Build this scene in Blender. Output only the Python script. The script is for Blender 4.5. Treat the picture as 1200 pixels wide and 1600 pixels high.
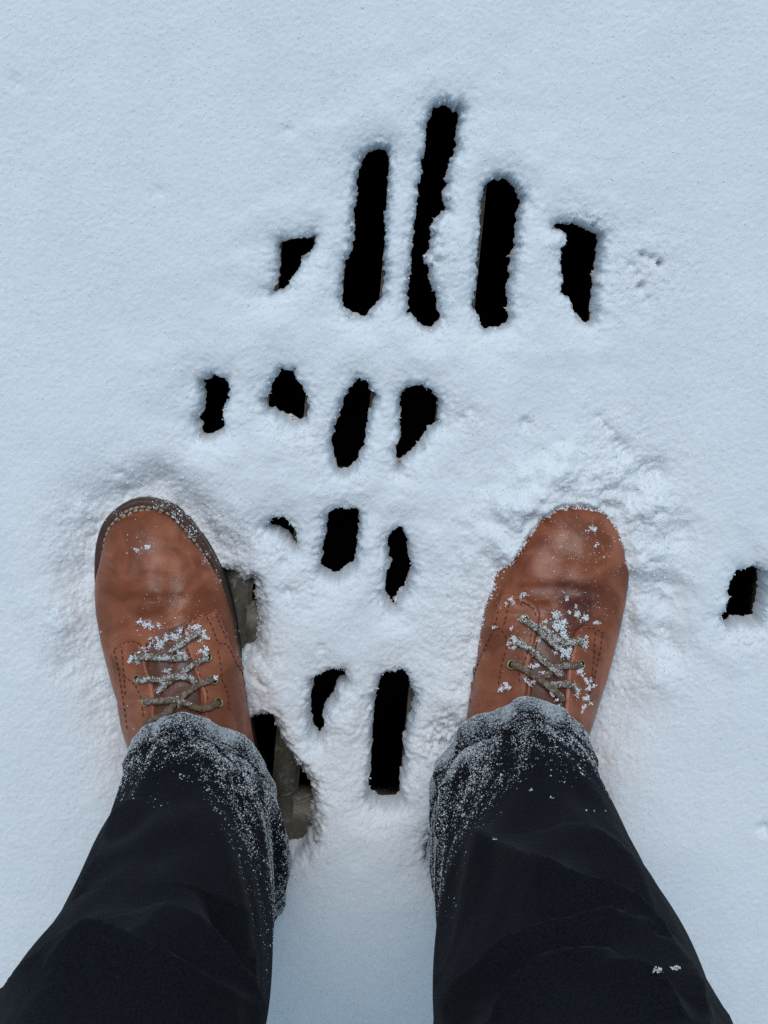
import bpy, bmesh, math, random
import numpy as np
from mathutils import Vector, Matrix
from mathutils.bvhtree import BVHTree
from mathutils.geometry import delaunay_2d_cdt

for o in list(bpy.data.objects):
    bpy.data.objects.remove(o)
scene = bpy.context.scene
C = scene.collection
rng = np.random.default_rng(11)
random.seed(11)

# ------------------------------------------------------------------ camera
TILT, DIST, FPX = math.radians(9.0), 1.40, 2900.0      # photo pixels: 1200 x 1600
CAM = Vector((0.0, DIST * math.sin(TILT), DIST * math.cos(TILT)))
cd = bpy.data.cameras.new('camera')
cam = bpy.data.objects.new('camera', cd)
C.objects.link(cam)
cam.location = CAM
cam.rotation_euler = (-TILT, 0, 0)
cd.sensor_fit = 'VERTICAL'
cd.sensor_height = 24.0
cd.lens = FPX / 1600.0 * 24.0
cd.clip_start = 0.02
cd.clip_end = 2000.0
scene.camera = cam

# ------------------------------------------------------------------ sky, sun, exposure
SUN_EL, SUN_ROT = math.radians(63), math.radians(-3)
w = bpy.data.worlds.new('World')
scene.world = w
w.use_nodes = True
nt = w.node_tree
bg = nt.nodes['Background']
sky = nt.nodes.new('ShaderNodeTexSky')
sky.sky_type = 'NISHITA'
sky.sun_disc = False
sky.sun_elevation = SUN_EL
sky.sun_rotation = SUN_ROT
sky.air_density = 1.0
sky.dust_density = 0.6
sky.ozone_density = 1.0
hs = nt.nodes.new('ShaderNodeHueSaturation')           # overcast: the cloud layer greys the blue
hs.inputs['Saturation'].default_value = 1.0
hs.inputs['Hue'].default_value = 0.472
nt.links.new(sky.outputs[0], hs.inputs['Color'])
nt.links.new(hs.outputs[0], bg.inputs[0])
bg.inputs[1].default_value = 0.12
sd = bpy.data.lights.new('sun', 'SUN')
sd.energy = 1.5
sd.angle = math.radians(42)
sd.color = (1.0, 0.99, 0.97)
sun = bpy.data.objects.new('sun', sd)
C.objects.link(sun)
sdir = Vector((math.sin(SUN_ROT) * math.cos(SUN_EL), math.cos(SUN_ROT) * math.cos(SUN_EL), math.sin(SUN_EL)))
sun.rotation_euler = sdir.to_track_quat('Z', 'Y').to_euler()
scene.view_settings.view_transform = 'Standard'
scene.view_settings.look = 'None'
scene.view_settings.gamma = 1.0
scene.view_settings.use_curve_mapping = False
scene.view_settings.exposure = -0.08
scene.cycles.max_bounces = 6
scene.cycles.use_denoising = False

# ------------------------------------------------------------------ helpers
ct, st_ = math.cos(TILT), math.sin(TILT)
RIGHT, UP, FWD = Vector((1, 0, 0)), Vector((0, ct, -st_)), Vector((0, -st_, -ct))

def ray(px, py):
    return (RIGHT * ((px - 600) / FPX) + UP * ((800 - py) / FPX) + FWD).normalized()

def P(px, py, z=0.0):
    d = ray(px, py)
    return CAM + d * ((z - CAM.z) / d.z)

def onto(px, py, bvh, z=0.05):
    h = bvh.ray_cast(CAM, ray(px, py))
    if h[0] is None:
        return P(px, py, z), Vector((0, 0, 1))
    n = h[1] if h[1].dot(ray(px, py)) < 0 else -h[1]
    return h[0], n

def tag(o, label=None, cat=None, group=None, kind=None):
    if label: o['label'] = label
    if cat: o['category'] = cat
    if group: o['group'] = group
    if kind: o['kind'] = kind
    return o

def link(name, me, mat=None, parent=None):
    o = bpy.data.objects.new(name, me)
    C.objects.link(o)
    if mat: me.materials.append(mat)
    if parent: o.parent = parent
    return o

def np_mesh(name, V, F, smooth=True):
    """V (n,3) array, F (m,k) int array with k 3 or 4"""
    me = bpy.data.meshes.new(name)
    V = np.ascontiguousarray(V, dtype=np.float32)
    F = np.ascontiguousarray(F, dtype=np.int32)
    m, k = F.shape
    me.vertices.add(len(V)); me.vertices.foreach_set('co', V.ravel())
    me.loops.add(m * k); me.loops.foreach_set('vertex_index', F.ravel())
    me.polygons.add(m)
    me.polygons.foreach_set('loop_start', np.arange(0, m * k, k, dtype=np.int32))
    me.polygons.foreach_set('use_smooth', np.full(m, smooth, dtype=bool))
    me.update(calc_edges=True)
    return me

def bm_mesh(name, bm, smooth=True):
    me = bpy.data.meshes.new(name)
    bmesh.ops.recalc_face_normals(bm, faces=bm.faces)
    for f in bm.faces: f.smooth = smooth
    bm.to_mesh(me); bm.free()
    return me

def empty(name, loc):
    o = bpy.data.objects.new(name, None)
    o.empty_display_size = 0.05
    o.location = loc
    C.objects.link(o)
    return o

def adopt(o, parent):
    """parent a mesh built in world coordinates under an Empty that stands elsewhere"""
    o.parent = parent
    M = Matrix.Translation(parent.location) if parent.type == 'EMPTY' else Matrix.Translation(parent.parent.location)
    if parent.type == 'EMPTY':
        o.matrix_parent_inverse = M.inverted()
    return o

def hash2(i, j, seed):
    i = i.astype(np.uint32); j = j.astype(np.uint32)
    h = i * np.uint32(374761393) + j * np.uint32(668265263) + np.uint32((seed * 2246822519) & 0xFFFFFFFF)
    h = (h ^ (h >> np.uint32(13))) * np.uint32(1274126177)
    return h ^ (h >> np.uint32(16))

def pn(x, y, seed=0):
    """gradient noise, about -1..1"""
    ra = 0.61 + seed * 1.37
    x, y = x * math.cos(ra) - y * math.sin(ra) + 31.7, x * math.sin(ra) + y * math.cos(ra) - 12.9
    xi = np.floor(x).astype(np.int64); yi = np.floor(y).astype(np.int64)
    fx = x - xi; fy = y - yi
    u = fx * fx * fx * (fx * (fx * 6 - 15) + 10); v = fy * fy * fy * (fy * (fy * 6 - 15) + 10)
    def g(di, dj):
        a = hash2((xi + di) & 0xFFFFFFFF, (yi + dj) & 0xFFFFFFFF, seed).astype(np.float64) * (2 * math.pi / 4294967296.0)
        return np.cos(a) * (fx - di) + np.sin(a) * (fy - dj)
    return 1.5 * ((g(0, 0) * (1 - u) + g(1, 0) * u) * (1 - v) + (g(0, 1) * (1 - u) + g(1, 1) * u) * v)

def fbm(x, y, lam, octv=3, seed=0):
    s = 0; a = 1.0; n = 0
    for k in range(octv):
        s = s + a * pn(x / lam + 17.3 * k, y / lam - 9.1 * k, seed + k); n += a
        a *= 0.5; lam *= 0.5
    return s / n

def grains(x, y, lam, seed=0):
    """packed rounded grains: 1 on top of a grain, 0 in the joints"""
    ra = 0.4 + seed * 2.1
    x, y = (x * math.cos(ra) - y * math.sin(ra)) / lam + 5.3, (x * math.sin(ra) + y * math.cos(ra)) / lam - 7.7
    xi = np.floor(x).astype(np.int64); yi = np.floor(y).astype(np.int64)
    best = np.zeros(x.shape)
    for di in (-1, 0, 1):
        for dj in (-1, 0, 1):
            hh = hash2((xi + di) & 0xFFFFFFFF, (yi + dj) & 0xFFFFFFFF, seed)
            jx = (hh & np.uint32(1023)) / 1023.0; jy = ((hh >> np.uint32(10)) & np.uint32(1023)) / 1023.0
            sz = 0.45 + 0.55 * ((hh >> np.uint32(20)) & np.uint32(255)) / 255.0
            d2 = (xi + di + jx - x) ** 2 + (yi + dj + jy - y) ** 2
            best = np.maximum(best, sz * np.sqrt(np.clip(1 - d2 / (sz * sz), 0, 1)))
    return best

def sdf_poly(x, y, poly):
    """signed distance, negative inside; x, y flat arrays"""
    poly = np.asarray(poly, float)
    d = np.full(x.shape, 1e9); inside = np.zeros(x.shape, bool)
    n = len(poly)
    for i in range(n):
        ax, ay = poly[i]; bx, by = poly[(i + 1) % n]
        ex, ey = bx - ax, by - ay
        wx, wy = x - ax, y - ay
        t = np.clip((wx * ex + wy * ey) / (ex * ex + ey * ey + 1e-18), 0, 1)
        d = np.minimum(d, (wx - ex * t) ** 2 + (wy - ey * t) ** 2)
        c = ((ay > y) != (by > y)) & (x < (bx - ax) * (y - ay) / ((by - ay) if by != ay else 1e-12) + ax)
        inside ^= c
    d = np.sqrt(d)
    return np.where(inside, -d, d)

# ------------------------------------------------------------------ materials
def mat(name):
    m = bpy.data.materials.new(name)
    m.use_nodes = True
    return m, m.node_tree, m.node_tree.nodes['Principled BSDF']

def nd(t, kind, **kw):
    n = t.nodes.new(kind)
    for k, v in kw.items():
        if k in n.inputs: n.inputs[k].default_value = v
        else: setattr(n, k, v)
    return n

def noise(t, scale, detail=3.0, rough=0.55, vec=None, dist=0.0):
    n = t.nodes.new('ShaderNodeTexNoise')
    n.inputs['Scale'].default_value = scale
    n.inputs['Detail'].default_value = detail
    n.inputs['Roughness'].default_value = rough
    n.inputs['Distortion'].default_value = dist
    if vec is None:
        tc = t.nodes.new('ShaderNodeTexCoord'); vec = tc.outputs['Object']
    t.links.new(vec, n.inputs['Vector'])
    return n.outputs['Fac']

def ramp(t, fac, stops):
    r = t.nodes.new('ShaderNodeValToRGB')
    e = r.color_ramp.elements
    while len(e) < len(stops): e.new(0.5)
    for i, (p, c) in enumerate(stops):
        e[i].position = p
        e[i].color = (c[0], c[1], c[2], 1) if hasattr(c, '__len__') else (c, c, c, 1)
    t.links.new(fac, r.inputs[0])
    return r.outputs[0]

def mix(t, fac, a, b):
    m = t.nodes.new('ShaderNodeMix'); m.data_type = 'RGBA'
    for s, v in ((m.inputs[6], a), (m.inputs[7], b)):
        if hasattr(v, 'links') or hasattr(v, 'is_linked'): t.links.new(v, s)
        else: s.default_value = (v[0], v[1], v[2], 1)
    if hasattr(fac, 'is_linked'): t.links.new(fac, m.inputs[0])
    else: m.inputs[0].default_value = fac
    return m.outputs[2]

def math_(t, op, a, b=0.0, clamp=False):
    m = t.nodes.new('ShaderNodeMath'); m.operation = op; m.use_clamp = clamp
    for s, v in ((m.inputs[0], a), (m.inputs[1], b)):
        if hasattr(v, 'is_linked'): t.links.new(v, s)
        else: s.default_value = v
    return m.outputs[0]

def bump(t, bsdf, h, strength, dist, prev=None):
    b = t.nodes.new('ShaderNodeBump')
    b.inputs['Strength'].default_value = strength
    b.inputs['Distance'].default_value = dist
    t.links.new(h, b.inputs['Height'])
    if prev is not None: t.links.new(prev, b.inputs['Normal'])
    t.links.new(b.outputs[0], bsdf.inputs['Normal'])
    return b.outputs[0]

def attr(t, name):
    a = t.nodes.new('ShaderNodeAttribute'); a.attribute_name = name
    return a.outputs['Fac']

def snow_material():
    m, t, b = mat('snow')
    c = ramp(t, noise(t, 14, 4, 0.6), [(0.3, (0.80, 0.83, 0.86)), (0.7, (0.86, 0.88, 0.90))])
    t.links.new(c, b.inputs['Base Color'])
    b.inputs['Roughness'].default_value = 0.75
    b.inputs['Specular IOR Level'].default_value = 0.25
    bump(t, b, noise(t, 800, 3, 0.75), 0.35, 0.0006)
    return m
M_SNOW = snow_material()

def crystal_material():
    m, t, b = mat('snow_crystal')
    b.inputs['Base Color'].default_value = (0.86, 0.88, 0.90, 1)
    b.inputs['Roughness'].default_value = 0.5
    b.inputs['Specular IOR Level'].default_value = 0.3
    return m
M_CRYS = crystal_material()
M_FROST = crystal_material()
M_FROST.name = 'frost_crystal'
M_FROST.node_tree.nodes['Principled BSDF'].inputs['Base Color'].default_value = (0.60, 0.62, 0.65, 1)

def leather_material(name, seed, tone=1.0):
    m, t, b = mat(name)
    tc = t.nodes.new('ShaderNodeTexCoord')
    mp = t.nodes.new('ShaderNodeMapping')
    mp.inputs['Location'].default_value = (seed * 1.7, seed * 0.9, 0)
    t.links.new(tc.outputs['Object'], mp.inputs[0])
    v = mp.outputs[0]
    big = ramp(t, noise(t, 30, 3, 0.5, v, 0.8), [(0.38, 0.0), (0.62, 1.0)])
    fine = ramp(t, noise(t, 160, 4, 0.65, v), [(0.3, 0.0), (0.75, 1.0)])
    col = mix(t, big, (0.180 * tone, 0.037 * tone, 0.005 * tone), (0.375 * tone, 0.110 * tone, 0.048 * tone))
    col = mix(t, math_(t, 'MULTIPLY', fine, 0.22), col, (0.24 * tone, 0.066 * tone, 0.026 * tone))
    scuff = ramp(t, noise(t, 60, 5, 0.7, v, 1.5), [(0.60, 0.0), (0.74, 1.0)])
    col = mix(t, math_(t, 'MULTIPLY', scuff, 0.5), col, (0.27, 0.14, 0.10))
    wet = attr(t, 'wet')                                   # damp patches soaked dark by melting snow
    wet = math_(t, 'MULTIPLY', wet, ramp(t, noise(t, 110, 4, 0.6, v), [(0.30, 0.35), (0.62, 1.0)]))
    col = mix(t, math_(t, 'MULTIPLY', wet, 0.85), col, (0.060, 0.016, 0.013))
    t.links.new(col, b.inputs['Base Color'])
    r = math_(t, 'SUBTRACT', ramp(t, noise(t, 35, 3, 0.6, v), [(0.3, 0.30), (0.7, 0.48)]), math_(t, 'MULTIPLY', wet, 0.12))
    t.links.new(r, b.inputs['Roughness'])
    b.inputs['Specular IOR Level'].default_value = 0.5
    n1 = bump(t, b, noise(t, 900, 3, 0.6, v), 0.16, 0.0005)
    n2 = bump(t, b, noise(t, 75, 4, 0.6, v, 0.8), 0.32, 0.002, n1)
    bump(t, b, noise(t, 26, 2, 0.5, v, 0.4), 0.35, 0.006, n2)
    return m

def plain(name, c, rough=0.6, spec=0.4, var=0.25, scale=120, bmp=0.2, metal=0.0):
    m, t, b = mat(name)
    f = noise(t, scale, 4, 0.6)
    col = ramp(t, f, [(0.3, [x * (1 - var) for x in c]), (0.7, [min(1, x * (1 + var)) for x in c])])
    t.links.new(col, b.inputs['Base Color'])
    b.inputs['Roughness'].default_value = rough
    b.inputs['Specular IOR Level'].default_value = spec
    b.inputs['Metallic'].default_value = metal
    if bmp: bump(t, b, noise(t, scale * 4, 3, 0.6), bmp, 0.0006)
    return m

M_SOLE = plain('dark_rubber', (0.018, 0.013, 0.011), 0.7, 0.3)
M_WELT = plain('welt_leather', (0.062, 0.026, 0.017), 0.5, 0.4, 0.35, 150, 0.3)
M_THREAD = plain('cream_thread', (0.34, 0.265, 0.185), 0.85, 0.2, 0.35, 500, 0.5)
M_DARKTHREAD = plain('brown_thread', (0.085, 0.028, 0.016), 0.8, 0.2, 0.3, 500, 0.4)
M_BRASS = plain('brass', (0.34, 0.235, 0.115), 0.38, 0.5, 0.2, 300, 0.05, 0.9)
M_HOLE = plain('eyelet_hole', (0.006, 0.006, 0.006), 0.8, 0.1, 0.1, 100, 0)
M_STONE = None

def lace_material():
    m, t, b = mat('waxed_lace')
    tc = t.nodes.new('ShaderNodeTexCoord')
    col = ramp(t, noise(t, 420, 3, 0.6), [(0.3, (0.068, 0.038, 0.020)), (0.7, (0.165, 0.102, 0.054))])
    sn = ramp(t, noise(t, 330, 4, 0.75), [(0.50, 0.0), (0.58, 1.0)])
    f = math_(t, 'MULTIPLY', sn, math_(t, 'MULTIPLY', attr(t, 'frost'), 0.75))
    t.links.new(mix(t, f, col, (0.62, 0.63, 0.63)), b.inputs['Base Color'])
    b.inputs['Roughness'].default_value = 0.7
    bump(t, b, noise(t, 1100, 3, 0.7), 0.5, 0.0008)
    return m
M_LACE = lace_material()

def grate_material():
    m, t, b = mat('wet_concrete')
    col = ramp(t, noise(t, 55, 5, 0.65), [(0.28, (0.055, 0.047, 0.034)), (0.55, (0.125, 0.108, 0.080)), (0.75, (0.175, 0.155, 0.12))])
    ice = ramp(t, noise(t, 85, 4, 0.7, None, 0.8), [(0.54, 0.0), (0.72, 1.0)])
    t.links.new(mix(t, math_(t, 'MULTIPLY', ice, 0.6), col, (0.42, 0.43, 0.43)), b.inputs['Base Color'])
    b.inputs['Roughness'].default_value = 0.42
    bump(t, b, noise(t, 400, 4, 0.7), 0.35, 0.0012)
    return m
M_GRATE = grate_material()
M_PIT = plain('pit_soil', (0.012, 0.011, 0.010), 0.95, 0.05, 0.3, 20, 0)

def cloth_material():
    m, t, b = mat('navy_cloth')
    tc = t.nodes.new('ShaderNodeTexCoord')
    col = ramp(t, noise(t, 950, 3, 0.7), [(0.32, (0.0024, 0.0028, 0.0042)), (0.68, (0.0122, 0.0132, 0.0172))])
    fr = attr(t, 'frost')
    k = math_(t, 'ADD', math_(t, 'MULTIPLY', noise(t, 480, 4, 0.8), 0.9), math_(t, 'SUBTRACT', fr, 1.02))
    k = ramp(t, k, [(0.20, 0.0), (0.46, 1.0)])
    k = math_(t, 'MULTIPLY', k, math_(t, 'GREATER_THAN', fr, 0.02))
    t.links.new(mix(t, math_(t, 'MULTIPLY', k, 0.75), col, (0.42, 0.45, 0.48)), b.inputs['Base Color'])
    b.inputs['Roughness'].default_value = 0.9
    b.inputs['Specular IOR Level'].default_value = 0.035
    b.inputs['Sheen Weight'].default_value = 0.05
    b.inputs['Sheen Roughness'].default_value = 0.35
    b.inputs['Sheen Tint'].default_value = (0.55, 0.58, 0.68, 1)
    n1 = bump(t, b, noise(t, 1500, 2, 0.6), 0.5, 0.0006)
    bump(t, b, noise(t, 160, 4, 0.65), 0.25, 0.0015, n1)
    return m
M_CLOTH = cloth_material()

# ------------------------------------------------------------------ boot frames and outlines
YAW = math.radians(14)
U_T =   [0, .003, .010, .020, .030, .050, .075, .10, .13, .16, .19, .22, .25, .27, .285, .292, .295]
MED_T = [.003, .012, .0236, .0315, .037, .0445, .0490, .0485, .0455, .0420, .0390, .0370, .0360, .0335, .027, .017, .0]
LAT_T = [.003, .0135, .0255, .033, .038, .0445, .0485, .0505, .0505, .049, .046, .042, .039, .036, .028, .017, .0]

class Boot:
    def __init__(self, toe, side):
        self.toe = Vector((toe.x, toe.y)); self.side = side        # side -1 left foot, +1 right foot
        yaw = YAW if side < 0 else math.radians(13.2)
        self.med = np.array(MED_T) * (1.0 if side < 0 else 1.05)
        self.lat = np.array(LAT_T) if side < 0 else np.array([.003, .0155, .0285, .0370, .0425, .0480, .0500, .0508, .0505, .0485, .0455, .042, .039, .036, .028, .017, .0])
        self.a = Vector((-side * math.sin(yaw), -math.cos(yaw)))   # toe to heel
        self.m = Vector((-side * math.cos(yaw), math.sin(yaw)))    # towards the other foot
    def w(self, u, v, z):
        p = self.toe + self.a * u + self.m * v
        return (p.x, p.y, z)
    def outline(self, grow=0.0, n=1):
        us = np.concatenate([np.linspace(0, .03, 14)[:-1], np.linspace(.03, .27, 30)[:-1], np.linspace(.27, .295, 12)])
        med = np.interp(us, U_T, self.med); lat = np.interp(us, U_T, self.lat)
        pts = [(u, v) for u, v in zip(us, med)] + [(u, -v) for u, v in zip(us[::-1], lat[::-1])][1:]
        pts = np.array(pts)
        for _ in range(2):
            pts = 0.5 * pts + 0.25 * (np.roll(pts, 1, 0) + np.roll(pts, -1, 0))
        if grow:
            tgt = np.roll(pts, -1, 0) - np.roll(pts, 1, 0)
            nrm = np.stack([-tgt[:, 1], tgt[:, 0]], 1)
            nrm /= np.linalg.norm(nrm, axis=1)[:, None] + 1e-12
            cen = pts.mean(0)
            if ((pts - cen) * nrm).sum() < 0: nrm = -nrm
            pts = pts + nrm * grow
        return pts
    def world_outline(self, grow=0.0):
        return [self.w(u, v, 0)[:2] for u, v in self.outline(grow)]

BOOTS = [Boot(P(212, 777, .02), -1), Boot(P(912, 764, .03), 1)]

# ------------------------------------------------------------------ holes in the snow, traced
def zp(pts, x0, y0, s, z=0.014):
    return [P(x0 + a / s, y0 + b / s, z)[:2] for a, b in pts]
Z3, Z4, Z5, Z6, Z8 = (380, 130, 3.529), (700, 230, 3.158), (280, 550, 2.727), (340, 850, 2.857), (780, 560, 2.857)
HOLES = [
    zp([(205,890),(240,875),(290,870),(385,845),(375,900),(320,970),(280,1040),(240,1110),(215,1135),(155,1150),(195,1110),(200,1030),(210,960)], *Z3),
    zp([(650,430),(690,385),(740,365),(785,370),(797,410),(795,480),(790,600),(775,720),(780,830),(770,950),(772,1080),(768,1190),(740,1205),(700,1245),(680,1285),(640,1275),(600,1275),(565,1235),(550,1190),(555,1050),(570,990),(605,930),(612,800),(620,680),(635,600),(635,500)], *Z3),
    zp([(1040,165),(1080,130),(1120,122),(1150,140),(1165,150),(1180,130),(1192,155),(1180,220),(1168,290),(1165,380),(1135,420),(1120,480),(1115,560),(1098,610),(1110,690),(1060,740),(1025,790),(1035,850),(1020,910),(990,950),(995,1000),(1020,1020),(1025,1090),(1055,1150),(1065,1230),(1080,1300),(1040,1340),(1010,1340),(960,1300),(910,1260),(915,1150),(930,1000),(940,870),(950,760),(970,660),(968,570),(990,540),(990,440),(1010,350),(1012,250),(1035,200)], *Z3),
    zp([(185,195),(230,165),(285,160),(320,190),(345,225),(350,270),(335,330),(330,420),(322,500),(305,540),(300,640),(280,690),(290,750),(297,830),(280,870),(240,885),(190,895),(170,870),(140,810),(125,770),(145,690),(150,600),(155,500),(165,420),(168,320),(175,250)], *Z4),
    zp([(530,390),(580,375),(600,385),(650,390),(700,410),(740,435),(745,465),(735,520),(722,600),(715,690),(710,780),(705,850),(690,855),(655,835),(630,805),(610,750),(570,700),(575,640),(565,570),(565,510),(600,470),(590,420),(570,400)], *Z4),
    zp([(110,125),(150,105),(190,120),(208,150),(205,190),(180,230),(178,290),(180,330),(130,355),(95,350),(85,290),(105,245),(108,190)], *Z5),
    zp([(405,125),(440,80),(475,85),(510,140),(535,180),(545,230),(535,280),(490,292),(455,265),(400,238),(385,240),(372,200),(395,160)], *Z5),
    zp([(740,150),(765,118),(800,145),(827,190),(820,225),(795,280),(785,370),(765,440),(740,480),(715,503),(678,498),(665,450),(652,410),(658,350),(685,270),(705,210)], *Z5),
    zp([(945,180),(990,148),(1035,148),(1090,190),(1102,230),(1095,300),(1050,340),(1020,390),(980,430),(950,450),(936,490),(928,460),(930,410),(948,370),(945,300),(948,240)], *Z5),
    zp([(370,740),(400,718),(440,715),(475,735),(492,770),(497,825),(480,800),(455,770),(425,750),(395,750)], *Z5),
    zp([(632,700),(660,678),(690,665),(750,672),(762,690),(758,760),(752,870),(735,905),(700,930),(670,950),(640,945),(608,925),(612,840),(630,770)], *Z5),
    zp([(900,775),(940,755),(960,790),(972,830),(975,880),(990,920),(975,960),(960,1010),(935,1030),(920,1055),(918,1080),(900,1072),(882,1040),(882,980),(890,930),(912,905),(895,860),(892,810)], *Z5),
    zp([(432,600),(470,575),(510,555),(555,558),(565,600),(530,630),(515,680),(480,710),(462,770),(475,820),(450,858),(425,830),(415,760),(420,680)], *Z6),
    zp([(740,570),(820,555),(850,600),(873,690),(850,770),(840,840),(820,890),(835,950),(820,1000),(808,1070),(820,1130),(780,1150),(740,1155),(690,1130),(675,1100),(688,1030),(690,930),(700,800),(705,700),(730,620)], *Z6),
    zp([(1055,945),(1125,930),(1170,950),(1170,1000),(1160,1080),(1150,1130),(1140,1170),(1080,1165),(1050,1165),(1018,1185),(992,1140),(1020,1100),(1025,1060),(1020,1040),(1035,990)], *Z8),
    zp([(960,1270),(945,1330),(960,1380),(990,1440),(1080,1440),(1060,1270)], *Z6),
]
BARE = [   # trodden clear beside the boot: the concrete shows
    zp([(30,130),(80,140),(110,185),(155,165),(165,250),(170,340),(160,450),(100,480),(-60,480),(-120,150)], *Z6),
    zp([(185,775),(235,770),(270,850),(310,930),(380,1010),(408,1070),(420,1200),(408,1290),(375,1335),(320,1350),(200,1380),(120,1000),(100,850)], *Z6),
]

# ------------------------------------------------------------------ snow
STEP = 0.00125
def axis(a, b, far):
    core = np.arange(a, b + STEP * .5, STEP)
    out = []; s = STEP; p = 0.0
    while p < far:
        s *= 1.13; p += s; out.append(p)
    out = np.array(out)
    return np.concatenate([a - out[::-1], core, core[-1] + out])
xs = axis(-0.37, 0.37, 250.0); ys = axis(-0.47, 0.45, 250.0)
NX, NY = len(xs), len(ys)
X, Y = np.meshgrid(xs, ys)
X = X.ravel(); Y = Y.ravel()
core = (np.abs(X) < 0.6) & (Y > -0.7) & (Y < 0.7)
ci = np.nonzero(core)[0]
x, y = X[ci], Y[ci]

def dist_to(polys, reach=0.09):
    d = np.full(x.shape, reach)
    for p in polys:
        p = np.array(p)
        sel = np.nonzero((x > p[:, 0].min() - reach) & (x < p[:, 0].max() + reach) & (y > p[:, 1].min() - reach) & (y < p[:, 1].max() + reach))[0]
        d[sel] = np.minimum(d[sel], sdf_poly(x[sel], y[sel], p))
    return d
dh = dist_to(HOLES); dbare = dist_to(BARE)
dl = dist_to([BOOTS[0].world_outline()]); dr = dist_to([BOOTS[1].world_outline()])

n_low = fbm(x, y, 0.30, 3, 1); n_mid = fbm(x, y, 0.055, 3, 5)
n_clump = grains(x, y, .0095, 21) - .55; n_clump2 = grains(x, y, .0052, 22) - .55
n_w = rng.normal(0, 1, x.shape); n_w2 = grains(x, y, .0031, 23) - .5
n_f1 = pn(x / .0042, y / .0042, 31); n_f2 = pn(x / .0026, y / .0026, 32)
warp = 0.0012 * n_f1 + 0.0010 * n_f2 + 0.0013 * pn(x / .008, y / .008, 33)
WALL = .0022                                       # the snow edge drops steeply to the bars
dh = dh + warp - .0006 - WALL
dbare = dbare + warp * 1.5 - WALL

def gauss(px, py, r, z=0.03):
    c = P(px, py, z); r = r / 2071.0
    return np.exp(-((x - c.x) ** 2 + (y - c.y) ** 2) / (r * r))

rough = 0.10 + 0.06 * fbm(x, y, 0.12, 2, 40)
rough += 0.45 * np.exp(-np.maximum(dh, 0) / .009)
rough += 0.95 * np.exp(-(np.maximum(dl, 0) / .026) ** 1.5)
rough += 1.05 * np.exp(-(np.maximum(dr, 0) / .032) ** 1.5)
for px, py, r, a in [(1010,425,55,.9),(960,690,60,.6),(1010,760,60,.7),(1020,850,50,.8),(690,400,26,1.6),(460,672,34,1.1),(900,385,30,.9),(500,1230,45,.7),(540,1120,40,.5),
                     (370,850,40,.8),(820,660,22,.8),(470,920,40,.6),(1160,990,40,.7),(120,850,60,.4),(110,1000,60,.4),(1040,1040,50,.5),(730,660,30,.6),(920,350,28,.9),(430,860,25,.6)]:
    rough += a * gauss(px, py, r)

T = 0.037 + 0.0050 * n_low + (0.0034 * n_mid + .0009 * fbm(x, y, .020, 2, 7)) * np.clip(.22 + 1.0 * np.exp(-(np.minimum(np.minimum(dh, dl), dr) / .045) ** 2), 0, 1)
h = T.copy()
# left boot: the snow sinks towards the sole, lower on the inner side
v_l = (x - BOOTS[0].toe.x) * BOOTS[0].m.x + (y - BOOTS[0].toe.y) * BOOTS[0].m.y
u_l = (x - BOOTS[0].toe.x) * BOOTS[0].a.x + (y - BOOTS[0].toe.y) * BOOTS[0].a.y
inner = np.clip(v_l / .03, -1, 1) * .5 + .5
back = np.clip((u_l - .12) / .08, 0, 1)
dipw = .024 - .004 * inner
ul0 = np.clip(1 - u_l / .05, 0, 1)
h -= (0.0125 + 0.0095 * inner * (1 - back) + .001 * ul0 - .002 * back) * np.exp(-(np.maximum(dl - .002, 0) / dipw) ** 2)
# right boot: snow heaped over the toe and inner edge, a trench along the outer side
v_r = (x - BOOTS[1].toe.x) * BOOTS[1].m.x + (y - BOOTS[1].toe.y) * BOOTS[1].m.y
u_r = (x - BOOTS[1].toe.x) * BOOTS[1].a.x + (y - BOOTS[1].toe.y) * BOOTS[1].a.y
inr = np.clip(v_r / .03, -1, 1) * .5 + .5
fore = np.clip(1 - (u_r - .05) / .05, 0, 1)
near_r = np.exp(-(np.maximum(dr, 0) / .030) ** 2)
h += near_r * ((0.014 + .012 * fbm(x, y, .020, 2, 48)) * fore * (0.35 + .65 * inr) + .004 * inr * (1 - fore) - 0.015 * (1 - inr) * (1 - fore * .6))
for px, py, r, a in [(1010,800,34,.008),(960,745,28,.006),(1005,868,26,.008),(1045,930,34,-.009),(1022,733,18,-.008),(1050,1010,30,-.006),(1000,960,20,.005),(1030,1060,26,.004),(880,735,30,.004),(800,800,30,.004),(1060,830,30,-.006),
                     (120,900,26,-.005),(100,960,22,.004),(112,1040,28,-.004),(190,745,26,.004),(130,800,20,.004),(250,745,22,-.004),(335,820,16,.004),(375,860,18,-.004),(410,1060,24,.004)]:
    h += a * gauss(px, py, r) * (.55 + .8 * np.clip(.5 + n_clump, 0, 1))
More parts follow.
